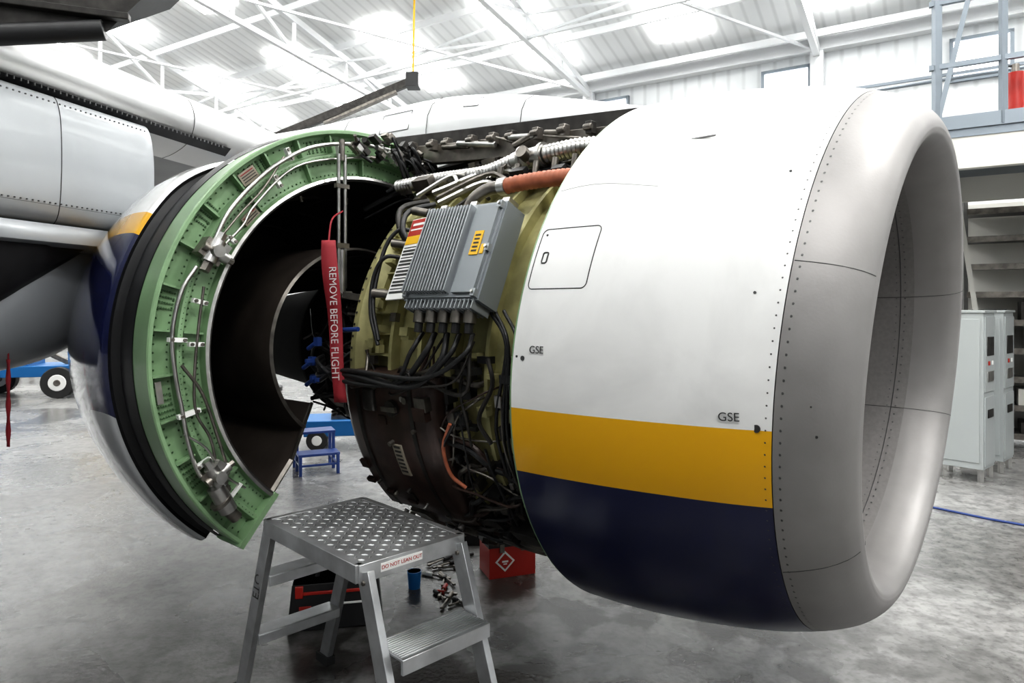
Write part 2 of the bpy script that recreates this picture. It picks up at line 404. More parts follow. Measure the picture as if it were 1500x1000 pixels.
for a in (1.64,1.98):
    b.strip([[Pf(a-.012,1.004,f) for f in range(-46,-5,2)],[Pf(a+.012,1.004,f) for f in range(-46,-5,2)]],'dark')
cbox(b,1.74,1.80,-31,-22,.99,1.006,'beige',rd=.004)
for k in range(7): cbox(b,1.75,1.79,-30+k*1.2,-29.5+k*1.2,1.004,1.0075,'dark',n=1,rd=.001)
c=Pf(1.75,.99,-12); nn=PN(0,-12); b.cyl(c,c+nn*.03,.035,'dark',20); b.box(c+nn*.035,(.045,.010,.006),'dsteel',(V((1,0,0)),nn.cross(V((1,0,0))),nn))
cbox(b,1.86,1.93,-13,-8,.99,1.02,'dark',rd=.01)
for i in range(30):
    f=RU(-66,-6); a=RU(1.54,2.08); x_,t_,n_=local_ax(f)
    if i%2: b.box(Pf(a,1.0,f),(RU(.008,.04),RU(.008,.03),RU(.006,.02)),RC(['brown','dark','dsteel']),(x_,t_,n_))
    else: c=Pf(a,.99,f); b.cyl(c,c+n_*RU(.02,.04),RU(.006,.016),RC(['dsteel','dark','steel']),10)
b.obj('oil_tank',ENG,smooth=50)
def corr(pts,r,dr,step=.012):
    pts=cat(pts,12); out=[];rs=[]; tog=0
    last=pts[0]; out.append(last); rs.append(r)
    for p in pts[1:]:
        seg=p-last
        while seg.length>=step:
            last=last+seg.normalized()*step; out.append(last); tog^=1; rs.append(r+dr*tog); seg=p-last
    return out,rs
b=MB('steel','dsteel','orange','dark','black')
pts,rs=corr([Pf(2.3,.99,56),Pf(2.0,.98,58),Pf(1.75,.97,59),Pf(1.55,1.0,60)],.030,.006,.01); b.tube(pts,rs,'steel',14)
b.cyl(Pf(1.57,.99,60),Pf(1.40,1.0,60),.045,'steel',18); b.cyl(Pf(1.48,.98,60),Pf(1.48,1.05,57),.028,'dsteel',14)
b.cyl(Pf(1.53,1.0,60),Pf(1.515,1.0,60),.055,'steel',18); b.cyl(Pf(1.42,1.0,60),Pf(1.405,1.0,60),.055,'steel',18)
pts,rs=corr([Pf(1.40,1.0,60),Pf(1.25,1.0,61),Pf(1.08,.98,62)],.036,.006,.01); b.tube(pts,rs,'steel',14)
pts,rs=corr([Pf(1.06,.985,46),Pf(1.25,.985,47),Pf(1.40,.985,47),Pf(1.46,.985,46.5)],.030,.005,.012); b.tube(pts,rs,'orange',14)
b.tube(cat([Pf(1.46,.985,46.5),Pf(1.56,.985,46),Pf(1.62,.97,43),Pf(1.64,.92,38)],6),.028,'dsteel',12)
b.cyl(Pf(1.45,.985,46.5),Pf(1.49,.985,46.5),.037,'steel',16)
pts,rs=corr([Pf(2.12,.92,70),Pf(1.8,.96,68),Pf(1.5,.98,70),Pf(1.1,.98,72)],.02,.004,.01); b.tube(pts,rs,'dsteel',10)
for k in range(6):
    a=1.08+.10*k; b.cyl(Pf(a,.9,66-k),Pf(a+.03,1.0,68-k*2),.018,'dsteel',10); b.cyl(Pf(a,.97,65),Pf(a+.07,.99,66),.024,'steel',10); b.cyl(Pf(a+.02,1.0,56),Pf(a+.02,.93,52),.014,'dsteel',10)
b.obj('bleed_air_hoses',ENG,smooth=50)
b=MB('black','dark','dsteel','blue','steel','olive','orange','redp','brown')
def path(p,r,m,n=8,sub=6): b.tube(cat([Pf(*q) for q in p],sub),r,m,n)
for i in range(5):
    a=1.46+(.16-i*.08)*S1; e=RU(0,.03)
    path([(a,.98,6.5),(a+RU(-.02,.03),1.01+e*.5,RU(-1,2)),(a+RU(.08,.2),1.03+e*.5,-3-RU(0,4)),(1.95+RU(-.1,.1),1.04+e,-2-RU(0,6)),(2.2,1.02+e,-2-i*1.2),(2.30,.95,-1-i)],RU(.009,.014),'black')
for i in range(6):
    a=RU(1.3,1.7)
    path([(a,.95,RU(2,7)),(a+RU(-.05,.1),1.0+RU(-.03,.03),RU(-8,0)),(a+RU(.1,.3),1.0+RU(-.02,.05),RU(-10,-2)),(a+RU(.3,.5),.98+RU(-.03,.05),RU(-10,-2)),(a+RU(.4,.6),.9,RU(-14,2))],RC([.005,.007,.009]),RC(['black','dsteel','dark','brown']))
for i in range(6):
    path([(2.28,.97,-1-i*.8),(2.34,.9+RU(-.03,.05),-3-i+RU(-3,3)),(2.36,.75,-6+RU(-5,5))],RU(.007,.010),'black')
for i in range(2):
    path([(1.86,.97,34-8*i),(1.93,1.01,33-8*i),(1.97,1.0,27-7*i),(1.95,.98,14-3*i),(1.88,.97,RU(0,6))],.009,'black')
path([(1.97,.95,48),(2.03,1.0,42),(1.95,1.01,35),(1.90,.95,31)],.015,'dark'); path([(1.90,.95,46),(1.96,1.0,40),(1.90,1.01,33),(1.86,.95,30)],.013,'black')
for f in (16,30,41): 
    b.cyl(Pf(1.86,.96,f),Pf(1.95,.99,f),.020,'dsteel',12); b.cyl(Pf(1.84,.96,f),Pf(1.86,.96,f),.026,'dark',12)
for k in range(3):
    f=RU(-9,0); a=RU(2.05,2.3); c=Pf(a,1.06,f); b.box(c,(.010,.016,.008),'blue')
for c in ((2.25,1.02,3),(2.27,1.03,-2),(2.30,1.0,-7)):
    b.box(Pf(*c),(.016,.012,.020),'blue'); b.cyl(Pf(*c),Pf(c[0]+.07,c[1],c[2]-2),.011,'blue',8)
b.cyl(Pf(2.1,1.04,6),Pf(1.95,1.03,6.5),.010,'blue',8)
for i in range(46):
    a=RU(1.06,1.5); f=RU(-80,-2)
    L=RU(.15,.6); df=RU(-25,12)
    r=RU(.91,.98)
    path([(a,.88,f),(a+.03,r,f+df*.05),(a+L*.4,r,f+df*.3+RU(-3,3)),(a+L*.6,r+.01,f+df*.8),(a+L,r,f+df),(a+L+.02,.88,f+df)],RC([.004,.006,.008,.012]),RC(['black','black','dark','dsteel','dsteel','brown']),7,5)
for i in range(20):
    a=RU(1.08,1.6); f0=RU(-25,4); f1=f0-RU(15,55)
    r=RU(.9,.97)
    path([(a,r,f0),(a+RU(-.03,.03),r,f0*.7+f1*.3),(a+RU(-.05,.05),r+.01,f0*.3+f1*.7),(a,r,f1)],RC([.004,.006,.009]),RC(['black','dark','black','dsteel']),7,5)
for i in range(4):
    a=1.10+RU(0,.12)
    path([(a+.1,.95,12),(a+RU(-.02,.02),.96,4),(a+RU(0,.05),.95,-15),(a+.05,.94,-35),(a+.2,.93,-55),(a+.4,.92,-70)],.007,'black')
for i in range(2):
    path([(1.42-.02*i,1.0,-14),(1.47,1.01,-20),(1.47,1.01,-27),(1.42,1.0,-31)],.007 if i else .008,'orange' if i==0 else 'black')
for i in range(80):
    f=RU(-92,-46); a=RU(1.08,2.12); x_,t_,n_=local_ax(f)
    if random.random()<.5: b.box(Pf(a,.93,f),(RU(.02,.08),RU(.02,.05),RU(.02,.06)),RC(['dark','dsteel','dark','black','brown']),(x_,t_,n_))
    else:
        c=Pf(a,.9,f); b.cyl(c,c+n_*RU(.03,.1),RU(.015,.04),RC(['dsteel','dark','black']),12)
for i in range(56):
    f=RU(-45,4); a=RU(1.06,1.5); x_,t_,n_=local_ax(f)
    b.box(Pf(a,RU(.89,.94),f),(RU(.008,.035),RU(.008,.03),RU(.01,.03)),RC(['dark','dsteel','black','steel','olive']),(x_,t_,n_))
for i in range(30):
    f=RU(-5,50); a=RU(1.75,2.1); x_,t_,n_=local_ax(f)
    b.box(Pf(a,.91,f),(RU(.008,.03),RU(.008,.02),RU(.01,.03)),RC(['olive','olive','olive','dsteel']),(x_,t_,n_))
for i in range(90):
    f=RU(50,86); a=RU(1.02,2.3); x_,t_,n_=local_ax(f)
    r=RU(.90,.99)
    if i%2: b.box(Pf(a,r,f),(RU(.015,.06),RU(.01,.03),RU(.02,.04)),RC(['dark','dsteel','steel','black','dsteel']),(x_,t_,n_))
    else:
        L=RU(.15,.5); b.tube(cat([Pf(a,r,f),Pf(a+L*.4,r+.02,f+3),Pf(a+L,r,f-4)],5),RC([.006,.01,.015]),RC(['black','dsteel','steel','dark']),7)
b.obj('wiring_and_pipes',ENG,smooth=50)
b=MB('dark','dsteel','wgrey')
b.beam((1.0,.30,.93),(2.5,.30,1.05),.05,.10,'dsteel'); b.beam((1.0,.22,1.02),(2.6,.24,1.14),.10,.08,'dark')
for i in range(10):
    a=1.05+.145*i+RU(-.02,.02); z=.975+.075*(a-1.0)
    b.box((a,.345,z),(.016,.022,.028),RC(['dark','dsteel'])); b.cyl((a-.02,.37,z),(a+.02,.37,z),.014,'dsteel',12)
for i in range(8):
    a=RU(1.05,2.2); z=.95+.075*(a-1); b.cyl((a,.36,z+RU(-.03,.03)),(a+RU(.08,.25),.37,z+RU(-.03,.04)),RU(.006,.016),RC(['steel','dsteel','dark']),10)
b.obj('cowl_hinge_beam',ENG,bevel=.003)
b=MB('pyl','seam')
secs=[(.75,.0,1.055,1.06),(1.0,.14,1.01,1.105),(1.4,.20,1.03,1.22),(1.9,.23,1.07,1.35),(2.4,.25,1.10,1.42),(3.0,.26,1.12,1.44),(3.6,.27,1.12,1.46),(4.4,.27,1.12,1.5),(5.4,.2,1.15,1.4)]
rows=[]
for a,w,z0,z1 in secs:
    row=[]; h=z1-z0
    for yy,zz in ((-1,0),(-1,.3),(-.95,.55),(-.8,.78),(-.5,.94),(0,1),(.5,.94),(.8,.78),(.95,.55),(1,.3),(1,0)): row.append(V((a,yy*max(w,.01),z0+h*zz)))
    rows.append(row)
cols=list(zip(*rows)); cols=[cat(c,5) for c in cols]; rows=list(zip(*cols))
b.strip(rows,'pyl',closed=True)
b.obj('pylon_fairing',ENG,smooth=60)
b=MB('seam','rivet')
def pyl(a,fr):
    for (s0,s1) in zip(secs,secs[1:]):
        if s0[0]<=a<=s1[0]:
            u=(a-s0[0])/(s1[0]-s0[0]); w=s0[1]+(s1[1]-s0[1])*u; z0=s0[2]+(s1[2]-s0[2])*u; z1=s0[3]+(s1[3]-s0[3])*u
            pr=[(1,0),(1,.3),(.95,.55),(.8,.78),(.5,.94),(0,1)]
            t_=fr*5; i=min(4,int(t_)); q=t_-i
            return V((a,(pr[i][0]+(pr[i+1][0]-pr[i][0])*q)*w+.004,z0+(z1-z0)*(pr[i][1]+(pr[i+1][1]-pr[i][1])*q)+.003))
for a in (1.7,2.35,3.1): b.tube([pyl(a,k/20) for k in range(0,20)],.002,'seam',5)
for q in ((2.5,2.75,.25,.55),(2.0,2.1,.5,.7)):
    b.tube([pyl(q[0],q[2]),pyl(q[1],q[2]),pyl(q[1],q[3]),pyl(q[0],q[3]),pyl(q[0],q[2])],.002,'seam',5)
b.obj('pylon_panel_lines',ENG)

# ---------------------------------------------------------------- thrust reverser half (open, hinged on pylon)
HY,HZ,AL=.2,1.03,36
TR=empty('thrust_reverser_half',(0,HY+.02,HZ-.065),(R2(AL),0,0),ENG)
A0=2.32
def T(a,r,phi):
    return V((a,r*math.cos(R2(phi))-HY,r*math.sin(R2(phi))-HZ))
def TW(a,r,phi): return T(a,r,phi-AL)
M['sleeve']=paint('sleeve_paint_and_reflection',-.17-HZ,-.06-HZ,rough=.15,coat=.8,z0=-.84-HZ)  # stripes plus a painted-in pale reflection along the bottom
b=MB('green','greend','steel')
F0,F1=-86,87
prof=[(A0+.14,1.065),(A0+.0,1.07),(A0-.005,1.065),(A0-.005,1.052),(A0+.045,1.045),(A0+.05,1.03),(A0+.045,.965),(A0+.0,.955),(A0-.002,.945),(A0+.0,.935),(A0+.035,.93),(A0+.03,.85),(A0-.01,.845),(A0-.012,.83)]
b.revolve(prof,'green',T,F0,F1,n=110)
b.revolve([(A0-.014,.845),(A0-.018,.832),(A0-.010,.822),(A0+.03,.82)],'steel',T,F0,F1,n=110)
for i in range(17):
    ph=F0+5+(F1-F0-10)*i/16; nn=V((0,math.cos(R2(ph)),math.sin(R2(ph)))); tt=V((1,0,0)).cross(nn)
    b.box(T(A0+.03,1.005,ph),(.022,.004,.040),'green',(V((1,0,0)),tt,nn))
    if i%2: b.box(T(A0+.02,.89,ph),(.018,.004,.04),'green',(V((1,0,0)),tt,nn))
for ph in (F0,F1):
    nn=V((0,math.cos(R2(ph)),math.sin(R2(ph)))); tt=V((1,0,0)).cross(nn)
    b.box(T(A0+.08,.95,ph),(.10,.012,.13),'green',(V((1,0,0)),tt,nn))
b.obj('torque_box_frame',TR,smooth=35)
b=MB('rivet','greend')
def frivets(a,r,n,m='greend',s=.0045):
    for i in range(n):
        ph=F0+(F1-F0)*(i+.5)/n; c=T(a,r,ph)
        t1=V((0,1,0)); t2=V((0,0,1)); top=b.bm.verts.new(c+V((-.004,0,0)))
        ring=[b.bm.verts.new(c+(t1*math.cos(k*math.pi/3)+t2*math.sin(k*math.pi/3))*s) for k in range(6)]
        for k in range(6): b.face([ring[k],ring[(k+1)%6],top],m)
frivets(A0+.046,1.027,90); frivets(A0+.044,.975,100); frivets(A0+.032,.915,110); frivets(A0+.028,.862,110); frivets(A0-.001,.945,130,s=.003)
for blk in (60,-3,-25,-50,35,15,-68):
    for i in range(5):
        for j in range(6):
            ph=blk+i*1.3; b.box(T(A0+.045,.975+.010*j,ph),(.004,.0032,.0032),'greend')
b.obj('frame_rivets',TR)
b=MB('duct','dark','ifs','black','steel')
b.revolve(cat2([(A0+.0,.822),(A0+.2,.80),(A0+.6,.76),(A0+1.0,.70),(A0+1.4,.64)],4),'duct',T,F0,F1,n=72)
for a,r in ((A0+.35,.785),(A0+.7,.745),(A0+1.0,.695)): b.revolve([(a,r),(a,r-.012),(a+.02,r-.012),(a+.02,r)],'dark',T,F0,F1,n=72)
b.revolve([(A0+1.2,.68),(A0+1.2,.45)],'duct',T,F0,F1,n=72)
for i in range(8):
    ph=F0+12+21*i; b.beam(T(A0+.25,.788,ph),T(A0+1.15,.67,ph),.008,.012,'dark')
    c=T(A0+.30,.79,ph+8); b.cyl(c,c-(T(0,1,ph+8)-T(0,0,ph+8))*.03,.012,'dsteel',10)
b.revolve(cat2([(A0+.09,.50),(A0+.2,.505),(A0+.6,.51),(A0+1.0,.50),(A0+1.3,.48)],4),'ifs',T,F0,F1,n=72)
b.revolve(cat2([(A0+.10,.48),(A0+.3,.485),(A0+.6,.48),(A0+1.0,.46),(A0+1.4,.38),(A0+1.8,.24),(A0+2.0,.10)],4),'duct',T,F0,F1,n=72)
b.revolve([(A0+.10,.48),(A0+.078,.488),(A0+.09,.50)],'dsteel',T,F0,F1,n=72)
for ph in (F0,F1):
    b.strip([[T(A0+.02,.83,ph),T(A0+.03,.66,ph),T(A0+.09,.50,ph),T(A0+.16,.36,ph)],[T(A0+.7,.76,ph),T(A0+.7,.66,ph),T(A0+.7,.5,ph),T(A0+.7,.36,ph)],[T(A0+1.4,.64,ph),T(A0+1.4,.6,ph),T(A0+1.4,.48,ph),T(A0+1.4,.3,ph)]],'ifs')
    b.beam(T(A0+.02,.83,ph),T(A0+.03,.66,ph),.018,.018,'dsteel'); b.beam(T(A0+.03,.66,ph),T(A0+.16,.36,ph),.014,.014,'dsteel')
for i in range(12):
    ph=F0+10+14*i; b.beam(T(A0+.15,.482,ph),T(A0+1.0,.46,ph),.006,.012,'black')
b.obj('duct_walls',TR,smooth=50)
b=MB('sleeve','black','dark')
def TS(a,r,phi):
    u=max(0,min(1,(phi-2)/45)); u=u*u*(3-2*u)
    return T(a,r-.16*u*max(0,min(1,(r-.6)/.4)),phi)
so=cat2([(A0+.30,1.10),(A0+.34,1.118),(A0+.5,1.12),(A0+.75,1.085),(A0+1.1,1.0),(A0+1.45,.87),(A0+1.75,.74)],5)
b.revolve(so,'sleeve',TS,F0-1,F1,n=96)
b.revolve([(A0+.14,1.065),(A0+.16,1.04),(A0+.28,1.04),(A0+.31,1.085),(A0+.30,1.10)],'black',TS,F0-1,F1,n=96)
b.revolve([(A0+.14,1.068),(A0+.20,1.075),(A0+.28,1.06)],'black',T,F0-1,F1,n=96)
b.revolve([(A0+1.2,.67),(A0+1.75,.73),(A0+1.75,.74)],'dark',TS,F0-1,F1,n=72)
b.strip([[TS(a,r,F0-1) for a,r in so],[T(a,min(r-.02,.8-.12*(a-A0)),F0-1) for a,r in so]],'dark')
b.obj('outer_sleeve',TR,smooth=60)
b=MB('steel','dsteel','white','black','red','dark')
def tp(p,r,m,n=8): b.tube(cat([TW(A0-.03+q[2] if len(q)>2 else A0-.03,q[1],q[0]) for q in p],6),r,m,n)
tp([(112,1.0),(100,1.01),(85,1.0),(70,1.0),(58,.985),(48,.97),(38,.96),(29,.94)],.010,'steel')
tp([(22,.96),(15,.985),(5,.99),(-5,.975),(-12,.97),(-20,.985),(-28,1.0),(-33,.985)],.009,'steel')
tp([(112,.95),(95,.95),(80,.93),(62,.94),(45,.90),(38,.88),(30,.90)],.006,'steel')
tp([(18,.905),(8,.89),(-4,.90),(-14,.92),(-22,.90),(-30,.93)],.006,'dsteel')
tp([(60,1.0),(50,.93),(40,.92),(30,.93)],.005,'dsteel')
tp([(-2,.95),(-10,.88),(-22,.87),(-33,.90)],.007,'dsteel')
tp([(-18,.99),(-24,.93),(-33,.92),(-40,.89)],.005,'steel')
def valve(ph,r,s=1.):
    c=TW(A0-.05,r,ph); nn=(TW(0,1,ph)-TW(0,0,ph)); tt=V((1,0,0)).cross(nn)
    b.cyl(c-tt*.05*s,c+tt*.05*s,.030*s,'steel',16); b.cyl(c+tt*.05*s,c+tt*.085*s,.020*s,'steel',6); b.cyl(c-tt*.05*s,c-tt*.09*s,.022*s,'dsteel',6)
    b.cyl(c-nn*.0,c-nn*.065*s,.024*s,'steel',14); b.cyl(c-nn*.065*s,c-nn*.09*s,.014*s,'dsteel',6); b.cyl(c,c+nn*.05*s,.018*s,'dsteel',12)
    b.cyl(c,c+V((-.05*s,0,0)),.026*s,'steel',14); b.box(c+V((.03,0,0)),(.03,.05*s,.04*s),'dsteel')
    b.box(c-nn*.03+tt*.03,(.02*s,.02*s,.02*s),'steel')
valve(27,.93,1.); valve(-31,.955,.95)
b.cyl(TW(A0-.05,.98,-33),TW(A0-.05,1.0,-40),.036,'steel',18); b.cyl(TW(A0-.05,1.0,-40),TW(A0-.05,1.0,-43),.026,'dsteel',14); b.cyl(TW(A0-.05,1.0,-36.5),TW(A0-.05,1.0,-37.3),.044,'dsteel',18)
b.beam(TW(A0-.03,.89,-38),TW(A0-.03,1.0,-39),.016,.012,'white')
for ph,r0,r1 in ((4,1.0,.93),(3,.92,.86),(62,1.03,.97),(55,.95,.89),(-14,.99,.9),(14,.93,.87),(33,.9,.86),(78,.99,.93),(-27,1.0,.93)):
    b.beam(TW(A0-.02,r0,ph),TW(A0-.02,r1,ph),.024,.018,'white'); 
    for q in (.15,.85): c=TW(A0-.03,r0+(r1-r0)*q,ph); b.cyl(c,c+V((-.012,0,0)),.007,'dsteel',8)
for ph,r in ((50,1.0),(43,.86),(-8,1.02)):
    nn=(TW(0,1,ph)-TW(0,0,ph)); tt=V((1,0,0)).cross(nn)
    b.box(TW(A0+.015 if ph>0 else A0+.03,r,ph),(.003,.045,.028 if ph>0 else .012),'beige' if ph>0 else 'steel',(V((1,0,0)),tt,nn))
    if ph>0:
        for k in range(4): b.box(TW(A0+.011,r+.018-.011*k,ph),(.001,.036,.0018),'red' if k<1 else 'dark',(V((1,0,0)),tt,nn))
for i in range(60):
    ph=RU(82,112); r=RU(.93,1.06); c=TW(A0-.03-random.random()*.06,r,ph)
    if i%3: b.cyl(c,c+V((RU(-.03,.03),RU(-.07,.07),RU(-.02,.02))),RU(.006,.016),RC(['dark','dsteel','steel','black']),8)
    else: b.box(c,(RU(.01,.03),RU(.01,.03),RU(.008,.02)),RC(['dark','dsteel','steel']))
for i in range(12):
    c=TW(A0-.05,RU(.95,1.04),RU(95,110)); b.tube(cat([c,c+V((-.05,RU(-.1,.1),RU(-.05,.02))),c+V((-.02,-.2,RU(-.12,.0)))],6),RU(.006,.012),'black',7)
b.obj('frame_plumbing',TR,smooth=50)
b=MB('cowl','duct')
b.revolve([(2.35,1.10),(2.6,1.12),(3.0,1.08),(3.4,.98),(3.9,.84)],'cowl',P,95,222,n=60)
b.revolve([(2.35,1.10),(2.36,.84),(2.8,.80),(3.9,.66)],'duct',P,95,222,n=60)
b.revolve([(3.1,.77),(3.1,.37)],'duct',P,95,222,n=60)
b.obj('far_reverser_half',ENG,smooth=60)

b=MB('steel','dsteel','black')
for dy in (-.018,.018):
    b.cyl((2.24,.89+dy,.30),(2.24,.89+dy,.93),.009,'steel',10)
b.cyl((2.24,.89,.26),(2.24,.89,.48),.020,'steel',14); b.box((2.24,.89,.50),(.012,.035,.012),'dsteel'); b.box((2.24,.89,.78),(.012,.035,.010),'dsteel')
b.cyl((2.24,.89,.90),(2.24,.89,1.0),.014,'dsteel',10)
b.cyl((2.24,.84,.27),(2.24,.94,.27),.018,'dsteel',12); b.beam((2.24,.89,.27),(2.12,.84,.25),.03,.03,'dsteel')
b.obj('hold_open_rod',ENG)
st=empty('safety_streamer',parent=ENG)
b=MB('red')
hd=V((-.75,-.66,0)).normalized()
o0=V((2.06,1.09,.50)); rows=[]
tx=(V((-.02,.02,-.74))+hd*.06).normalized(); ty=-hd; nzz=tx.cross(ty).normalized()
if nzz.y<0: ty=hd; nzz=tx.cross(ty).normalized()
for k in range(25):
    s=k/24; c=o0+tx*.70*s+nzz*(.010*math.sin(s*9))
    w=.030+.004*math.sin(s*6)
    rows.append([c-hd*w+nzz*.010*math.sin(s*11),c,c+hd*w])
b.strip(rows,'red'); b.tube(cat([o0+V((0,0,-.01)),o0+V((.06,-.06,.10)),V((2.22,.90,.66))],6),.003,'red',6); b.obj('ribbon',st,solid=.002)
text('streamer_text','REMOVE BEFORE FLIGHT',.044,frame(o0+tx*.36+nzz*.018,tx,ty,nzz),'textw',st)

# ---------------------------------------------------------------- aircraft wing, inboard of the engine
WG=empty('aircraft_wing')
LE0=V((-1.79,4.7,2.80)); LD=V((-.27,-.96,0)).normalized(); AF=V((-.766,.643,0)); FW=-AF
def W(t,c,z): return LE0+LD*t+AF*c+V((0,0,z))
up=[(5,.03),(3,.3),(1.5,.36),(.6,.28),(.3,.22),(.12,.15),(.04,.09),(.0,.0),(.03,-.08),(.12,-.14),(.3,-.17),(.45,-.175)]
lo=[(.45,-.175),(.9,-.18),(2,-.16),(5,0)]
b=MB('silver','wgrey','seam')
ts=[-2.5,-1.5,-1,-.3,.3,1,1.6,2.4,4.0]
b.strip([[W(t,c,z) for c,z in cat2(up,4)] for t in ts],'silver')
b.strip([[W(t,c,z) for c,z in lo] for t in ts],'wgrey')
for t in (.55,): b.tube([W(t,c-.002,z) for c,z in cat2(up[4:],3)],.002,'seam',5)
b.obj('wing_box',WG,smooth=60)
b=MB('wlight','seam','rivet','wdark','wgrey')
ks=[(-.10,2.66),(.0,2.655),(.07,2.62),(.12,2.54),(.14,2.42),(.14,2.28),(.12,2.14),(.08,2.07),(.0,2.04),(-.1,2.05)]
def Kp(t,f,z): return V((LE0.x,LE0.y,0))+LD*t+FW*f+V((0,0,z))
kk=cat2(ks,4)
tl=[.93,.95,1.0,1.4,1.8,2.6]
b.strip([[Kp(t,f-(.03 if t<.94 else 0),2.35+(z-2.35)*(1 if t>.94 else .93)) for f,z in kk] for t in tl],'wlight')
b.strip([[Kp(.93,f-.03,2.35+(z-2.35)*.93) for f,z in kk],[Kp(.95,-.12,2.35) for f,z in kk]],'wlight')
for t in (1.50,): b.tube([Kp(t,f+.001,z) for f,z in kk],.002,'seam',5)
b.tube([Kp(1.0+.05*k,.122,2.12) for k in range(20)],.001,'seam',5)
for k in range(45):
    t=.99+.028*k
    for z in (2.60,2.13): 
        c=Kp(t,.10 if z>2.5 else .121,z); b.box(c,(.003,.003,.003),'rivet')
b.obj('krueger_flap',WG,smooth=50)
b=MB('wdark','wgrey','rivet')
b.strip([[Kp(t,-.1,2.66),Kp(t,-.02,2.70)] for t in (.2,1,2.3)],'wdark')
b.strip([[Kp(t,-.1,2.05),Kp(t,-.5,2.15),Kp(t,-.6,2.6)] for t in (.95,1.6,2.6)],'wdark')
for k in range(60): b.cyl(Kp(.3+.033*k,.0,2.68),Kp(.3+.033*k,.0,2.695),.005,'rivet',8)
b.obj('leading_edge_seal',WG)
b=MB('wlight','wdark','wgrey','seam')
secs2=[(0.35,2.03,2.05,.03),(.6,1.92,2.06,.10),(.85,1.74,2.07,.17),(1.05,1.56,2.08,.22),(1.25,1.43,2.08,.27),(1.5,1.35,2.08,.32),(2.0,1.30,2.08,.36)]
rows=[]
for t,z0,z1,w in secs2:
    row=[]
    for k in range(17):
        an=math.pi*k/16; row.append(Kp(t,-.42+w*math.cos(an),z1-(z1-z0)*math.sin(an)**.8))
    rows.append(row)
cols=[cat(c,4) for c in zip(*rows)]; b.strip(list(zip(*cols)),'wlight')
b.obj('wing_root_fairing',WG,smooth=60)
b=MB('wdark','wgrey','wlight')
b.strip([[Kp(t,.05,2.03),Kp(t,.02,1.98),Kp(t,-.08,1.98-(t-1.25)*.55),Kp(t,-.12,1.96-(t-1.25)*.6)] for t in (1.25,1.5,1.8,2.2)],'wdark')
b.strip([[Kp(t,.06,2.04),Kp(t,.05,1.96),Kp(t,-.05,1.93)] for t in (.9,1.3,2.4)],'wlight')
b.obj('fairing_panel',WG,smooth=40,solid=.01)
b=MB('wdark','dark','black')
pa=[V((-1.62,3.05,3.06)),V((-1.78,3.0,2.86)),V((-2.5,2.75,2.74)),V((-2.9,2.6,3.1))]
off=V((.10,.35,.25))
b.strip([pa+[pa[0]],[p+off for p in pa]+[pa[0]+off]],'wdark')
b.face([b.bm.verts.new(p) for p in pa],'dark'); b.face([b.bm.verts.new(p+off) for p in pa],'dark')
b.cyl(pa[1]+V((0,-.02,0)),pa[2]+V((0,-.02,-.02)),.045,'black',12)
b.beam(pa[1]+V((.1,0,.06)),pa[2]+V((0,0,.2)),.05,.03,'dark')
b.obj('slat_panel',WG,bevel=.004)
FUS=empty('aircraft_fuselage',(1.486,2.46,0),(0,0,R2(140)))
b=MB('wlight')
rows=[]
for a,rr,zc in ((-9,.05,2.9),(-8.6,.7,2.95),(-7.5,1.35,3.1),(-6,1.75,3.2),(-4,1.88,3.25),(0,1.88,3.25),(10,1.88,3.25),(16,1.7,3.4),(22,.8,4.1),(25,.2,4.6)):
    rows.append([V((a,4.95+rr*math.cos(2*math.pi*k/40),zc+rr*1.05*math.sin(2*math.pi*k/40))) for k in range(40)])
b.strip(rows,'wlight',closed=True); b.obj('fuselage_skin',FUS,smooth=60)

# ---------------------------------------------------------------- work platform
SP=empty('work_platform_steps')
F=V((-.498,2.213,0)); e1=V((-.70,.714,0)).normalized(); e2=V((.714,.70,0)).normalized(); Z=V((0,0,1)); H=.82
Lx,Ly=.664,.433
def S(u,v,z): return F+e1*u+e2*v+Z*z
b=MB('alu','dsteel','black','rubber')
b.box(S(Lx/2,Ly/2,H-.012),(Lx/2,Ly/2,.008),'alu',(e1,e2,Z))
for v in (0,Ly): b.box(S(Lx/2,v,H-.033),(Lx/2+.005,.014,.030),'alu',(e1,e2,Z))
for u in (0,Lx): b.box(S(u,Ly/2,H-.033),(.014,Ly/2+.005,.030),'alu',(e1,e2,Z))
nu,nv=19,12
for i in range(nu):
    for j in range(nv):
        u=.03+(Lx-.06)*i/(nu-1); v=.03+(Ly-.06)*j/(nv-1)
        s=1 if (i+j)%2 else -1
        d=(e1+e2*s).normalized(); q=d.cross(Z)
        c=S(u,v,H-.004); vs=[b.bm.verts.new(c+d*.017),b.bm.verts.new(c+q*.0055),b.bm.verts.new(c-d*.017),b.bm.verts.new(c-q*.0055)]; tp_=b.bm.verts.new(c+Z*.004)
        for k in range(4): b.face([vs[k],vs[(k+1)%4],tp_],'alu')
slope=.36
def leg(u,v,z,side):
    o_=slope*(H-z); return S(u+side*o_,v,z)
for u,side in ((0,-1),(Lx,1)):
    for v in (.02,Ly-.02):
        b.beam(leg(u,v,H-.03,side),leg(u,v,.02,side),.026,.068,'alu',up=e1)
        b.box(leg(u,v,.02,side),(.05,.022,.02),'rubber',(e1,e2,Z))
        b.cyl(leg(u,v,H-.06,side)-e2*.02,leg(u,v,H-.06,side)+e2*.02,.008,'dsteel',10)
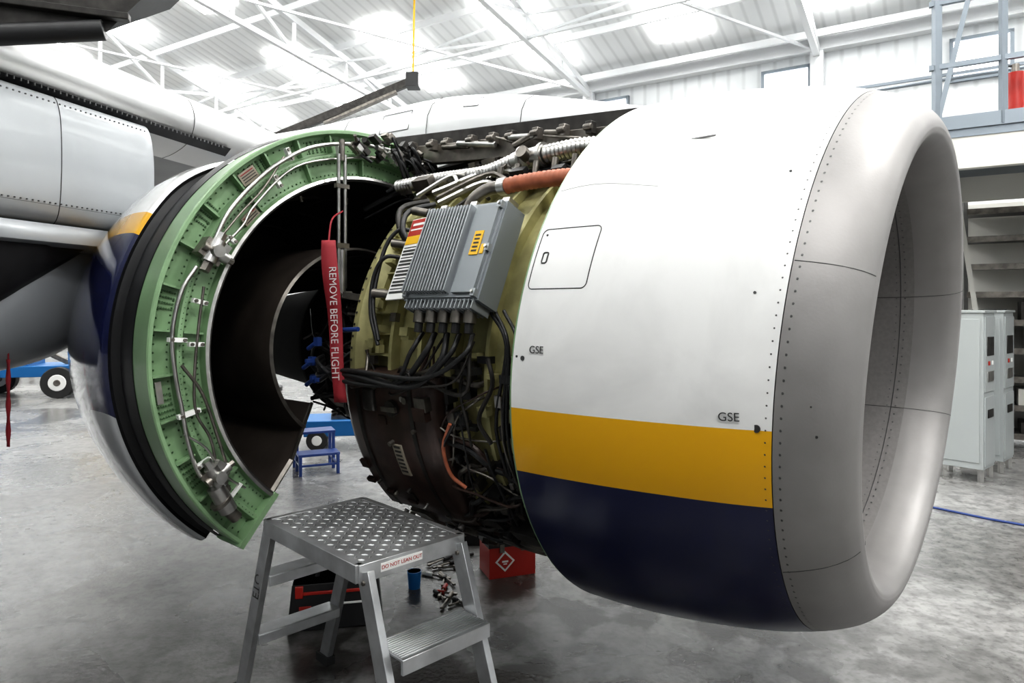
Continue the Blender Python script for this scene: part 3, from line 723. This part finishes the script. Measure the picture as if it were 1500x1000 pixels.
for z in (.56,.29):
    c=leg(0,Ly/2,z,-1)-e1*.02
    b.box(c,(.078,Ly/2-.035,.004),'alu',(e1,e2,Z)); 
    b.box(c-e1*.078-Z*.02,(.006,Ly/2-.035,.024),'alu',(e1,e2,Z)); b.box(c+e1*.078-Z*.015,(.004,Ly/2-.035,.018),'alu',(e1,e2,Z))
    for k in range(12): b.box(c+e1*(-.066+.012*k)+Z*.006,(.002,Ly/2-.04,.002),'alu',(e1,e2,Z))
    c=leg(Lx,Ly/2,z,1)
    b.box(c,(.045,Ly/2-.03,.010),'alu',(e1,e2,Z)); b.box(c-e1*.045-Z*.012,(.004,Ly/2-.03,.02),'alu',(e1,e2,Z))
    b.box(c+e1*.045-Z*.012,(.004,Ly/2-.03,.02),'alu',(e1,e2,Z))
b.obj('ladder_frame',SP,bevel=.0015)
b=MB('white','redp')
b.box(S(-.0155,.16,H-.03),(.0012,.085,.014),'white',(e1,e2,Z)); b.obj('warning_label',SP)
text('label_text','DO NOT LEAN OUT',.018,frame(S(-.018,.16,H-.03),e2,Z,-e1),'redp',SP)
lm=leg(Lx,.02,.52,1); 
text('leg_stencil','ETO',.055,frame(lm-e2*.016,(lm-leg(Lx,.02,.2,1)).normalized(),-e1,-e2),'txt',SP)

# ---------------------------------------------------------------- floor objects
def placed(name,loc,rz): return empty(name,loc,(0,0,R2(rz)))
tb=placed('red_toolbox',(-.03,4.28,0),20)
b=MB('redp','black','white','dsteel')
b.box((0,0,.095),(.15,.10,.095),'redp'); b.box((0,0,.205),(.155,.105,.018),'black'); b.beam((-.07,0,.245),(.07,0,.245),.02,.018,'black')
for s in (-.07,.07): b.beam((s,0,.215),(s,0,.25),.018,.02,'black'); b.box((s,-.103,.18),(.015,.006,.025),'dsteel')
b.box((-.05,-.1015,.10),(.045,.001,.045),'white',(V((.707,0,.707)),V((0,1,0)),V((-.707,0,.707)))); b.box((-.05,-.103,.10),(.034,.001,.034),'redp',(V((.707,0,.707)),V((0,1,0)),V((-.707,0,.707))))
b.box((-.05,-.1045,.10),(.02,.001,.006),'white'); b.box((-.05,-.1045,.085),(.012,.001,.004),'white')
b.obj('case',tb,bevel=.006)
bg=placed('tool_bag',(-.93,3.62,0),12)
b=MB('black','redp','white','dsteel')
b.box((0,0,.12),(.24,.12,.115),'black',taper=.9); b.box((0,0,.225),(.215,.108,.010),'black'); b.box((-.15,-.122,.10),(.03,.004,.03),'redp')
b.box((.1,-.118,.13),(.08,.003,.006),'white'); b.box((0,-.112,.19),(.2,.006,.008),'redp')
b.tube(cat([(-.1,-.0,.23),(-.07,0,.30),(.07,0,.30),(.1,0,.23)],6),.012,'black',8)
for s in (-.18,.18): b.box((s,-.11,.2),(.02,.012,.03),'redp')
b.obj('bag',bg,bevel=.012)
b=MB('bluem'); b.tube([(0,0,0),(0,0,.10),(0,0,.10),(0,0,.02)],[.034,.042,.038,.03],'bluem',24,cap=True); b.obj('blue_cup',None,loc=(-.575,4.02,0))
b=MB('black','dsteel','redp','white','blue')
for i in range(24):
    c=V((RU(-.62,-.26),RU(3.75,4.55),.012)); an=RU(0,3.14); d=V((math.cos(an),math.sin(an),0)); L=RU(.04,.11)
    if (c-V((-.575,4.02,0))).length<.17 or (c-V((-.03,4.28,0))).length<.32: continue
    m=RC(['dsteel','black','black','redp','white'])
    b.cyl(c-d*L,c+d*L*.2,.006,'dsteel',8); b.cyl(c+d*L*.2,c+d*L,.012,m,10); b.box(c-d*L,(.012,.008,.006),'dsteel',(d,d.cross(Z),Z))
b.obj('hand_tools',None,smooth=40)
b=MB('black','dsteel'); b.box((0,0,.045),(.22,.13,.045),'black'); b.box((0,0,.095),(.2,.11,.008),'dsteel'); b.cyl((-.15,0,.1),(-.15,0,.19),.02,'black'); b.beam((.05,-.05,.11),(.15,.05,.19),.03,.03,'black')
b.obj('parts_tray',None,loc=(-.25,4.85,0),bevel=.005)
bs=placed('blue_steps',(-1.98,6.9,0),25)
b=MB('blue','rubber')
for x_ in (-.18,.18):
    b.beam((x_,-.2,0),(x_,-.2,.2),.03,.03,'blue'); b.beam((x_,.05,0),(x_,.05,.38),.03,.03,'blue'); b.beam((x_,.25,0),(x_,.25,.38),.03,.03,'blue')
    b.beam((x_,-.2,.1),(x_,.25,.1),.02,.02,'blue')
b.box((0,-.1,.2),(.2,.11,.012),'blue'); b.box((0,.15,.38),(.2,.12,.012),'blue'); b.beam((-.18,-.2,.1),(.18,-.2,.1),.02,.02,'blue')
b.obj('frame',bs,bevel=.003)
gp=placed('compressor_cart',(-1.95,8.2,0),10)
b=MB('bluem','rubber','dsteel','white','black')
b.box((0,0,.25),(.5,.3,.09),'bluem'); b.box((.1,0,.37),(.3,.2,.04),'dsteel')
for x_ in (-.35,.35):
    for y_ in (-.28,.28): b.cyl((x_,y_-.04,.12),(x_,y_+.04,.12),.12,'rubber',24); b.cyl((x_,y_-.045,.12),(x_,y_+.045,.12),.06,'white',16)
b.obj('body',gp,bevel=.01)
tc_=placed('ground_tow_cart',(-8.75,12.9,0),15)
b=MB('bluem','rubber','dsteel','white','black')
b.box((-.3,0,.48),(1.1,.5,.10),'bluem'); b.box((-.7,0,.70),(.5,.4,.14),'bluem'); b.beam((.7,0,.4),(-.4,-.2,1.05),.09,.09,'dsteel')
for x_ in (.35,-1.0):
    for y_ in (-.55,.55):
        b.cyl((x_,y_-.09,.28),(x_,y_+.09,.28),.28,'rubber',28); b.cyl((x_,y_-.1,.28),(x_,y_+.1,.28),.15,'white',20); b.cyl((x_,y_-.11,.28),(x_,y_+.11,.28),.06,'dsteel',12)
b.obj('body',tc_,bevel=.01)
cw=placed('parked_nacelle_cowl',(-13.2,20.5,0),20)
b=MB('white','yellow','dsteel')
rows=[]
for k in range(15):
    s=k/14; rows.append([V((-1.6+3.2*s,-.7*math.cos(an)*(1-.15*s),1.45+.85*math.sin(an)*(1-.15*s))) for an in [math.pi*2*j/24 for j in range(24)]])
b.strip(rows[:9],'white',closed=True); b.strip(rows[8:],'yellow',closed=True)
for x_ in (-1.2,1.2): b.beam((x_,-.6,0),(x_,-.6,.9),.1,.1,'dsteel'); b.beam((x_,.6,0),(x_,.6,.9),.1,.1,'dsteel'); b.beam((x_,-.6,.8),(x_,.6,.8),.1,.1,'dsteel')
b.obj('body',cw)
b=MB('red'); b.strip([[V((0,0,-.02*k))+V((-.010,.004*math.sin(k),0)),V((0,0,-.02*k))+V((.010,-.004*math.sin(k),0))] for k in range(22)],'red'); b.tube([(0,0,.0),(0,0,.1)],.003,'red')
b.obj('gear_pin_streamer',WG,loc=(-2.42,3.28,1.40),solid=.002)

# ---------------------------------------------------------------- hangar
h1=V((-.85,.527,0)).normalized(); h2=V((.527,.85,0)).normalized()
def G(p,q,z): return h1*p+h2*q+V((0,0,z))
QW=14.9; ZE=7.0; SL=.27; QR=1.0; PL=-16; PR=46; QF=-12
def zroof(q): return ZE+SL*(QW-q) if q>=QR else ZE+SL*(QW-QR)-SL*(QR-q)
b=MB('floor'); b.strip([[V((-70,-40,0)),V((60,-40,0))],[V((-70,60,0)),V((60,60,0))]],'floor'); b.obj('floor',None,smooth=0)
rotw=math.atan2(h1.y,h1.x)
def hobj(b,name,**k): return b.obj(name,None,mtx=Matrix.Rotation(rotw,4,'Z'),**k)
def g(p,q,z): return V((p,-q,z))
b=MB('wall'); b.box(g((PL+PR)/2,QW+.1,ZE/2),((PR-PL)/2,.1,ZE/2),'wall'); hobj(b,'wall_back',smooth=0)
b=MB('wall'); b.strip([[g(PR,QW,0),g(PR,QR,0),g(PR,QF,0)],[g(PR,QW,ZE),g(PR,QR,zroof(QR)),g(PR,QF,zroof(QF))]],'wall'); hobj(b,'wall_left',smooth=0)
b=MB('wall'); b.strip([[g(PL,QW,0),g(PL,QR,0),g(PL,QF,0)],[g(PL,QW,ZE),g(PL,QR,zroof(QR)),g(PL,QF,zroof(QF))]],'wall'); hobj(b,'wall_right',smooth=0)
b=MB('roof'); b.strip([[g(PL,QW+.3,zroof(QW+.3)),g(PL,QR,zroof(QR)),g(PL,QF,zroof(QF))],[g(PR,QW+.3,zroof(QW+.3)),g(PR,QR,zroof(QR)),g(PR,QF,zroof(QF))]],'roof'); hobj(b,'ceiling',smooth=0)
b=MB('sky')
for i in range(20):
    p=PL+1.8+i*3.1
    for q0,q1 in ((13.9,11.2),(9.6,6.9),(5.2,2.5),(-1,-4),(-6.5,-9.5)):
        b.strip([[g(p-.55,q0,zroof(q0)-.06),g(p+.55,q0,zroof(q0)-.06)],[g(p-.55,q1,zroof(q1)-.06),g(p+.55,q1,zroof(q1)-.06)]],'sky')
hobj(b,'skylight_panels',smooth=0)
b=MB('struct')
q=QW-.5
while q>QF:
    b.beam(g(PL,q,zroof(q)-.16),g(PR,q,zroof(q)-.16),.06,.14,'struct'); q-=1.45
hobj(b,'roof_purlins',smooth=0)
def truss(p):
    b=MB('struct')
    qs=[QW-i*1.55 for i in range(18)]
    bot=lambda q: (ZE-.35+.13*(QW-q)) if q>=QR else (ZE-.35+.13*(QW-QR)-.13*(QR-q))
    for i,(q0,q1) in enumerate(zip(qs,qs[1:])):
        b.beam(g(p,q0,zroof(q0)-.28),g(p,q1,zroof(q1)-.28),.12,.14,'struct'); b.beam(g(p,q0,bot(q0)),g(p,q1,bot(q1)),.11,.11,'struct')
        if i%2: b.beam(g(p,q0,bot(q0)),g(p,q1,zroof(q1)-.28),.07,.07,'struct')
        else: b.beam(g(p,q0,zroof(q0)-.28),g(p,q1,bot(q1)),.07,.07,'struct')
        b.beam(g(p,q1,zroof(q1)-.28),g(p,q1,bot(q1)),.06,.06,'struct')
    b.beam(g(p,QW-.12,0),g(p,QW-.12,ZE),.2,.24,'struct')
    return hobj(b,'roof_truss',smooth=0)
for i in range(12): truss(-13.0+5.0*i)
b=MB('struct')
for i in range(11):
    p=-13+5*i
    for q in (QW-3.1,QW-7.75,QW-12.4):
        zb=ZE-.35+.13*(QW-q); zt=zroof(q)-.3
        b.beam(g(p,q,zb),g(p+5,q,zb),.06,.06,'struct'); b.beam(g(p,q,zb),g(p+5,q,zt),.05,.05,'struct'); b.beam(g(p,q,zt),g(p+5,q,zb),.05,.05,'struct')
    b.beam(g(p,QW,ZE-.2),g(p+5,QW-7.75,ZE-.35+.13*7.75),.05,.05,'struct')
hobj(b,'roof_bracing',smooth=0)
b=MB('struct','rail'); b.box(g((PL+PR)/2,QW-.12,ZE-.12),((PR-PL)/2,.12,.14),'struct')
b.box(g((PL+PR)/2,QW-.05,5.0),((PR-PL)/2,.04,.05),'struct'); b.box(g((PL+PR)/2,QW-.1,5.9),((PR-PL)/2,.025,.025),'rail'); hobj(b,'trim_eaves',smooth=0)
k=0
for p in [-12,-8.3,-4.2,-.7,2.6,6.5,10.5,14.5,20,26,32]:
    k+=1; b=MB('win','rail')
    b.box(g(p,QW-.02,6.15),(.45,.02,.36),'win'); 
    for s in (-1,1): b.box(g(p+.45*s,QW-.05,6.15),(.03,.04,.39),'rail'); b.box(g(p,QW-.05,6.15+.37*s),(.48,.04,.03),'rail')
    hobj(b,'window_%d'%k,smooth=0)
b=MB('yellow'); b.tube([G(-3.0,QW-.35,0.3),G(-3.0,QW-.35,5.9),G(-2.6,QW-.35,6.3),G(-2.4,QW-.35,6.75)],.05,'yellow',10); b.obj('gas_pipe',None)
b=MB('rail'); b.tube([G(-7,9,6.9),G(-2.5,13.6,5.5),G(4,13.8,5.5)],.03,'rail',8); b.obj('cable_conduit',None)
BL=empty('boom_lamp')
b=MB('dark','lamp','dsteel','black','yellow')
f_=13.5/8.0
def bb(x,z): return (x*f_,13.5,1.65+(z-1.65)*f_)
b.beam(bb(-3.0,3.55),bb(-1.22,4.28),.11,.15,'dark'); b.beam(bb(-2.2,3.80),bb(-1.35,4.17),.16,.05,'dsteel')
c=bb(-1.16,4.30); b.box(c,(.125,.15,.14),'black'); b.box((c[0]+.14,c[1],c[2]),(.012,.11,.1),'lamp')
m0=bb(-3.0,3.55); b.cyl((m0[0],m0[1],.05),m0,.08,'dark',16); b.cyl((m0[0],m0[1],0),(m0[0],m0[1],.08),.5,'dark',24); b.cyl((c[0],c[1],c[2]+.1),(c[0]+.03,c[1],8.0),.02,'yellow',8)
b.obj('boom_arm',BL,bevel=.004)
MZ=empty('mezzanine'); mx_=-h1; 
def Mz(s,d,z): return V((3.8,6.22,0))+mx_*s+h2*d+V((0,0,z))
b=MB('mez','rail','struct')
b.box(Mz(3,1.2,3.22),(3,1.2,.05),'rail',(mx_,h2,Z)); b.box(Mz(3,.06,3.04),(3,.05,.15),'mez',(mx_,h2,Z)); b.box(Mz(.06,1.2,3.04),(.05,1.2,.15),'mez',(mx_,h2,Z)); b.box(Mz(3,2.34,3.04),(3,.05,.15),'mez',(mx_,h2,Z))
for s in (.06,2.6,5.9):
    b.beam(Mz(s,0,3.2),Mz(s,0,4.5),.06,.06,'rail')
    for d in (2.3,): b.beam(Mz(max(s,.15),d,0),Mz(max(s,.15),d,3.0),.14,.14,'mez')
for s in (2.6,5.9): b.beam(Mz(s,.1,0),Mz(s,.1,3.0),.14,.14,'mez')
for z in (3.82,4.4,3.30): b.beam(Mz(0,0,z),Mz(6,0,z),.045,.045 if z>3.5 else .12,'rail')
b.beam(Mz(0.06,0,4.35),Mz(.06,2.3,4.35),.045,.045,'rail'); b.beam(Mz(0.06,0,3.82),Mz(.06,2.3,3.82),.045,.045,'rail'); b.beam(Mz(.06,1.1,3.2),Mz(.06,1.1,4.35),.045,.045,'rail')
b.beam(Mz(.06,.0,4.2),Mz(.06,1.1,3.25),.04,.04,'rail'); b.beam(Mz(.55,0,3.25),Mz(.55,0,4.4),.05,.05,'rail')
b.beam(Mz(.06,0,3.3),Mz(.30,0,4.4),.04,.04,'rail')
b.obj('mezzanine_frame',MZ,smooth=0)
RK=empty('storage_rack')
def Rk(s,d,z): return V((5.25,7.9,0))+mx_*s+h2*(d+.35)+V((0,0,z))
b=MB('rack','mez','dark','steel')
for s in (0,1.2,2.4):
    for d in (0,.6): b.beam(Rk(s,d,0),Rk(s,d,2.95),.05,.05,'rack')
for i in range(9):
    z=.15+.33*i
    b.box(Rk(1.2,.3,z),(1.2,.3,.012),'rack',(mx_,h2,Z)); b.box(Rk(1.2,0,z),(1.2,.015,.035),'dsteel',(mx_,h2,Z))
    for k in range(5):
        w=RU(.08,.2); hh=RU(.05,.13)
        if i<5: b.box(Rk(.25+.48*k,.3,z+hh+.012),(w,.2,hh),RC(['dark','rack','mez','dark']),(mx_,h2,Z))
b.box(Rk(1.2,.62,1.5),(1.2,.01,1.45),'mez',(mx_,h2,Z))
b.beam(Rk(-.05,-.1,2.8),Rk(.16,-.1,1.2),.05,.05,'mez')
b.obj('rack_frame',RK,smooth=0)
ca=V((-.66,.75,0)).normalized(); cb=V((.75,.66,0)).normalized()
def cabinet(o,w,d,h):
    e=empty('electrical_cabinet',o); b=MB('cab','dark','steel','seam','redp','white')
    def C(u,v,z): return ca*u+cb*v+V((0,0,z))
    b.box(C(w/2,d/2,h/2+.06),(w/2,d/2,h/2-.06),'cab',(ca,cb,Z)); b.box(C(w/2,d/2,h+.01),(w/2+.015,d/2+.015,.012),'cab',(ca,cb,Z))
    for u in (.03,w-.03):
        for v in (.03,d-.03): b.beam(C(u,v,0),C(u,v,.13),.04,.04,'steel')
    for zz0,zz1 in ((.15,h*.5),(h*.53,h-.04)):
        b.box(C(-.005,d/2,(zz0+zz1)/2),(.006,d/2-.02,(zz1-zz0)/2),'cab',(ca,cb,Z))
    b.box(C(-.013,d*.5,h*.80),(.003,d*.3,.09),'dark',(ca,cb,Z)); b.box(C(-.014,d*.5,h*.62),(.003,d*.28,.05),'steel',(ca,cb,Z))
    b.box(C(-.016,d*.35,h*.70),(.004,.02,.02),'redp',(ca,cb,Z)); b.box(C(-.016,d*.65,h*.70),(.004,.02,.02),'white',(ca,cb,Z)); b.box(C(-.014,d*.5,h*.4),(.003,d*.25,.04),'dark',(ca,cb,Z))
    b.box(C(w/2,-.004,h/2+.06),(w/2-.03,.004,h/2-.12),'cab',(ca,cb,Z))
    b.obj('cabinet_body',e,bevel=.004)
cabinet((4.42,6.40,0),.40,.36,1.60); cabinet((4.86,6.75,0),.40,.36,1.60)
b=MB('blue'); b.tube(cat([(3.2,5.9,.009),(3.5,5.55,.009),(3.75,5.25,.009),(4.0,5.1,.009),(4.5,5.2,.009),(5.2,5.0,.009)],8),.009,'blue',8); b.obj('air_hose',None)
b=MB('redp','white'); b.cyl(Mz(.66,.3,3.275),Mz(.66,.3,3.75),.07,'redp',18); b.cyl(Mz(.66,.3,3.75),Mz(.66,.3,3.83),.03,'dsteel',12); b.tube(cat([Mz(.66,.3,3.82),Mz(.57,.3,3.8),Mz(.57,.3,3.6)],5),.012,'seam',8); b.obj('fire_extinguisher',None)

# ---------------------------------------------------------------- lights
w=bpy.data.worlds.new('world'); scene.world=w; w.use_nodes=True
w.node_tree.nodes['Background'].inputs[0].default_value=(.93,.96,1,1); w.node_tree.nodes['Background'].inputs[1].default_value=.5
def added_fill(loc,power,size=1.2):  # unseen area lights with shades, added to brighten the scene
    e=empty('added_fill_lamp',loc); l=bpy.data.lights.new('lamp','AREA'); l.energy=power; l.size=size; l.color=(1,.99,.97)
    o=bpy.data.objects.new('lamp_emitter',l); scene.collection.objects.link(o); o.parent=e; o.location=(0,0,-.05)
    b=MB('struct'); b.tube([(0,0,-.02),(0,0,.1),(0,0,.25),(0,0,1.5)],[size*.55,size*.5,.1,.02],'struct',20); b.obj('shade',e)
for l in ((1.5,-2.5,6.6),(4.5,2.0,6.6),(-1.5,9,6.3)): added_fill(l,180)
scene.view_settings.exposure=0.18
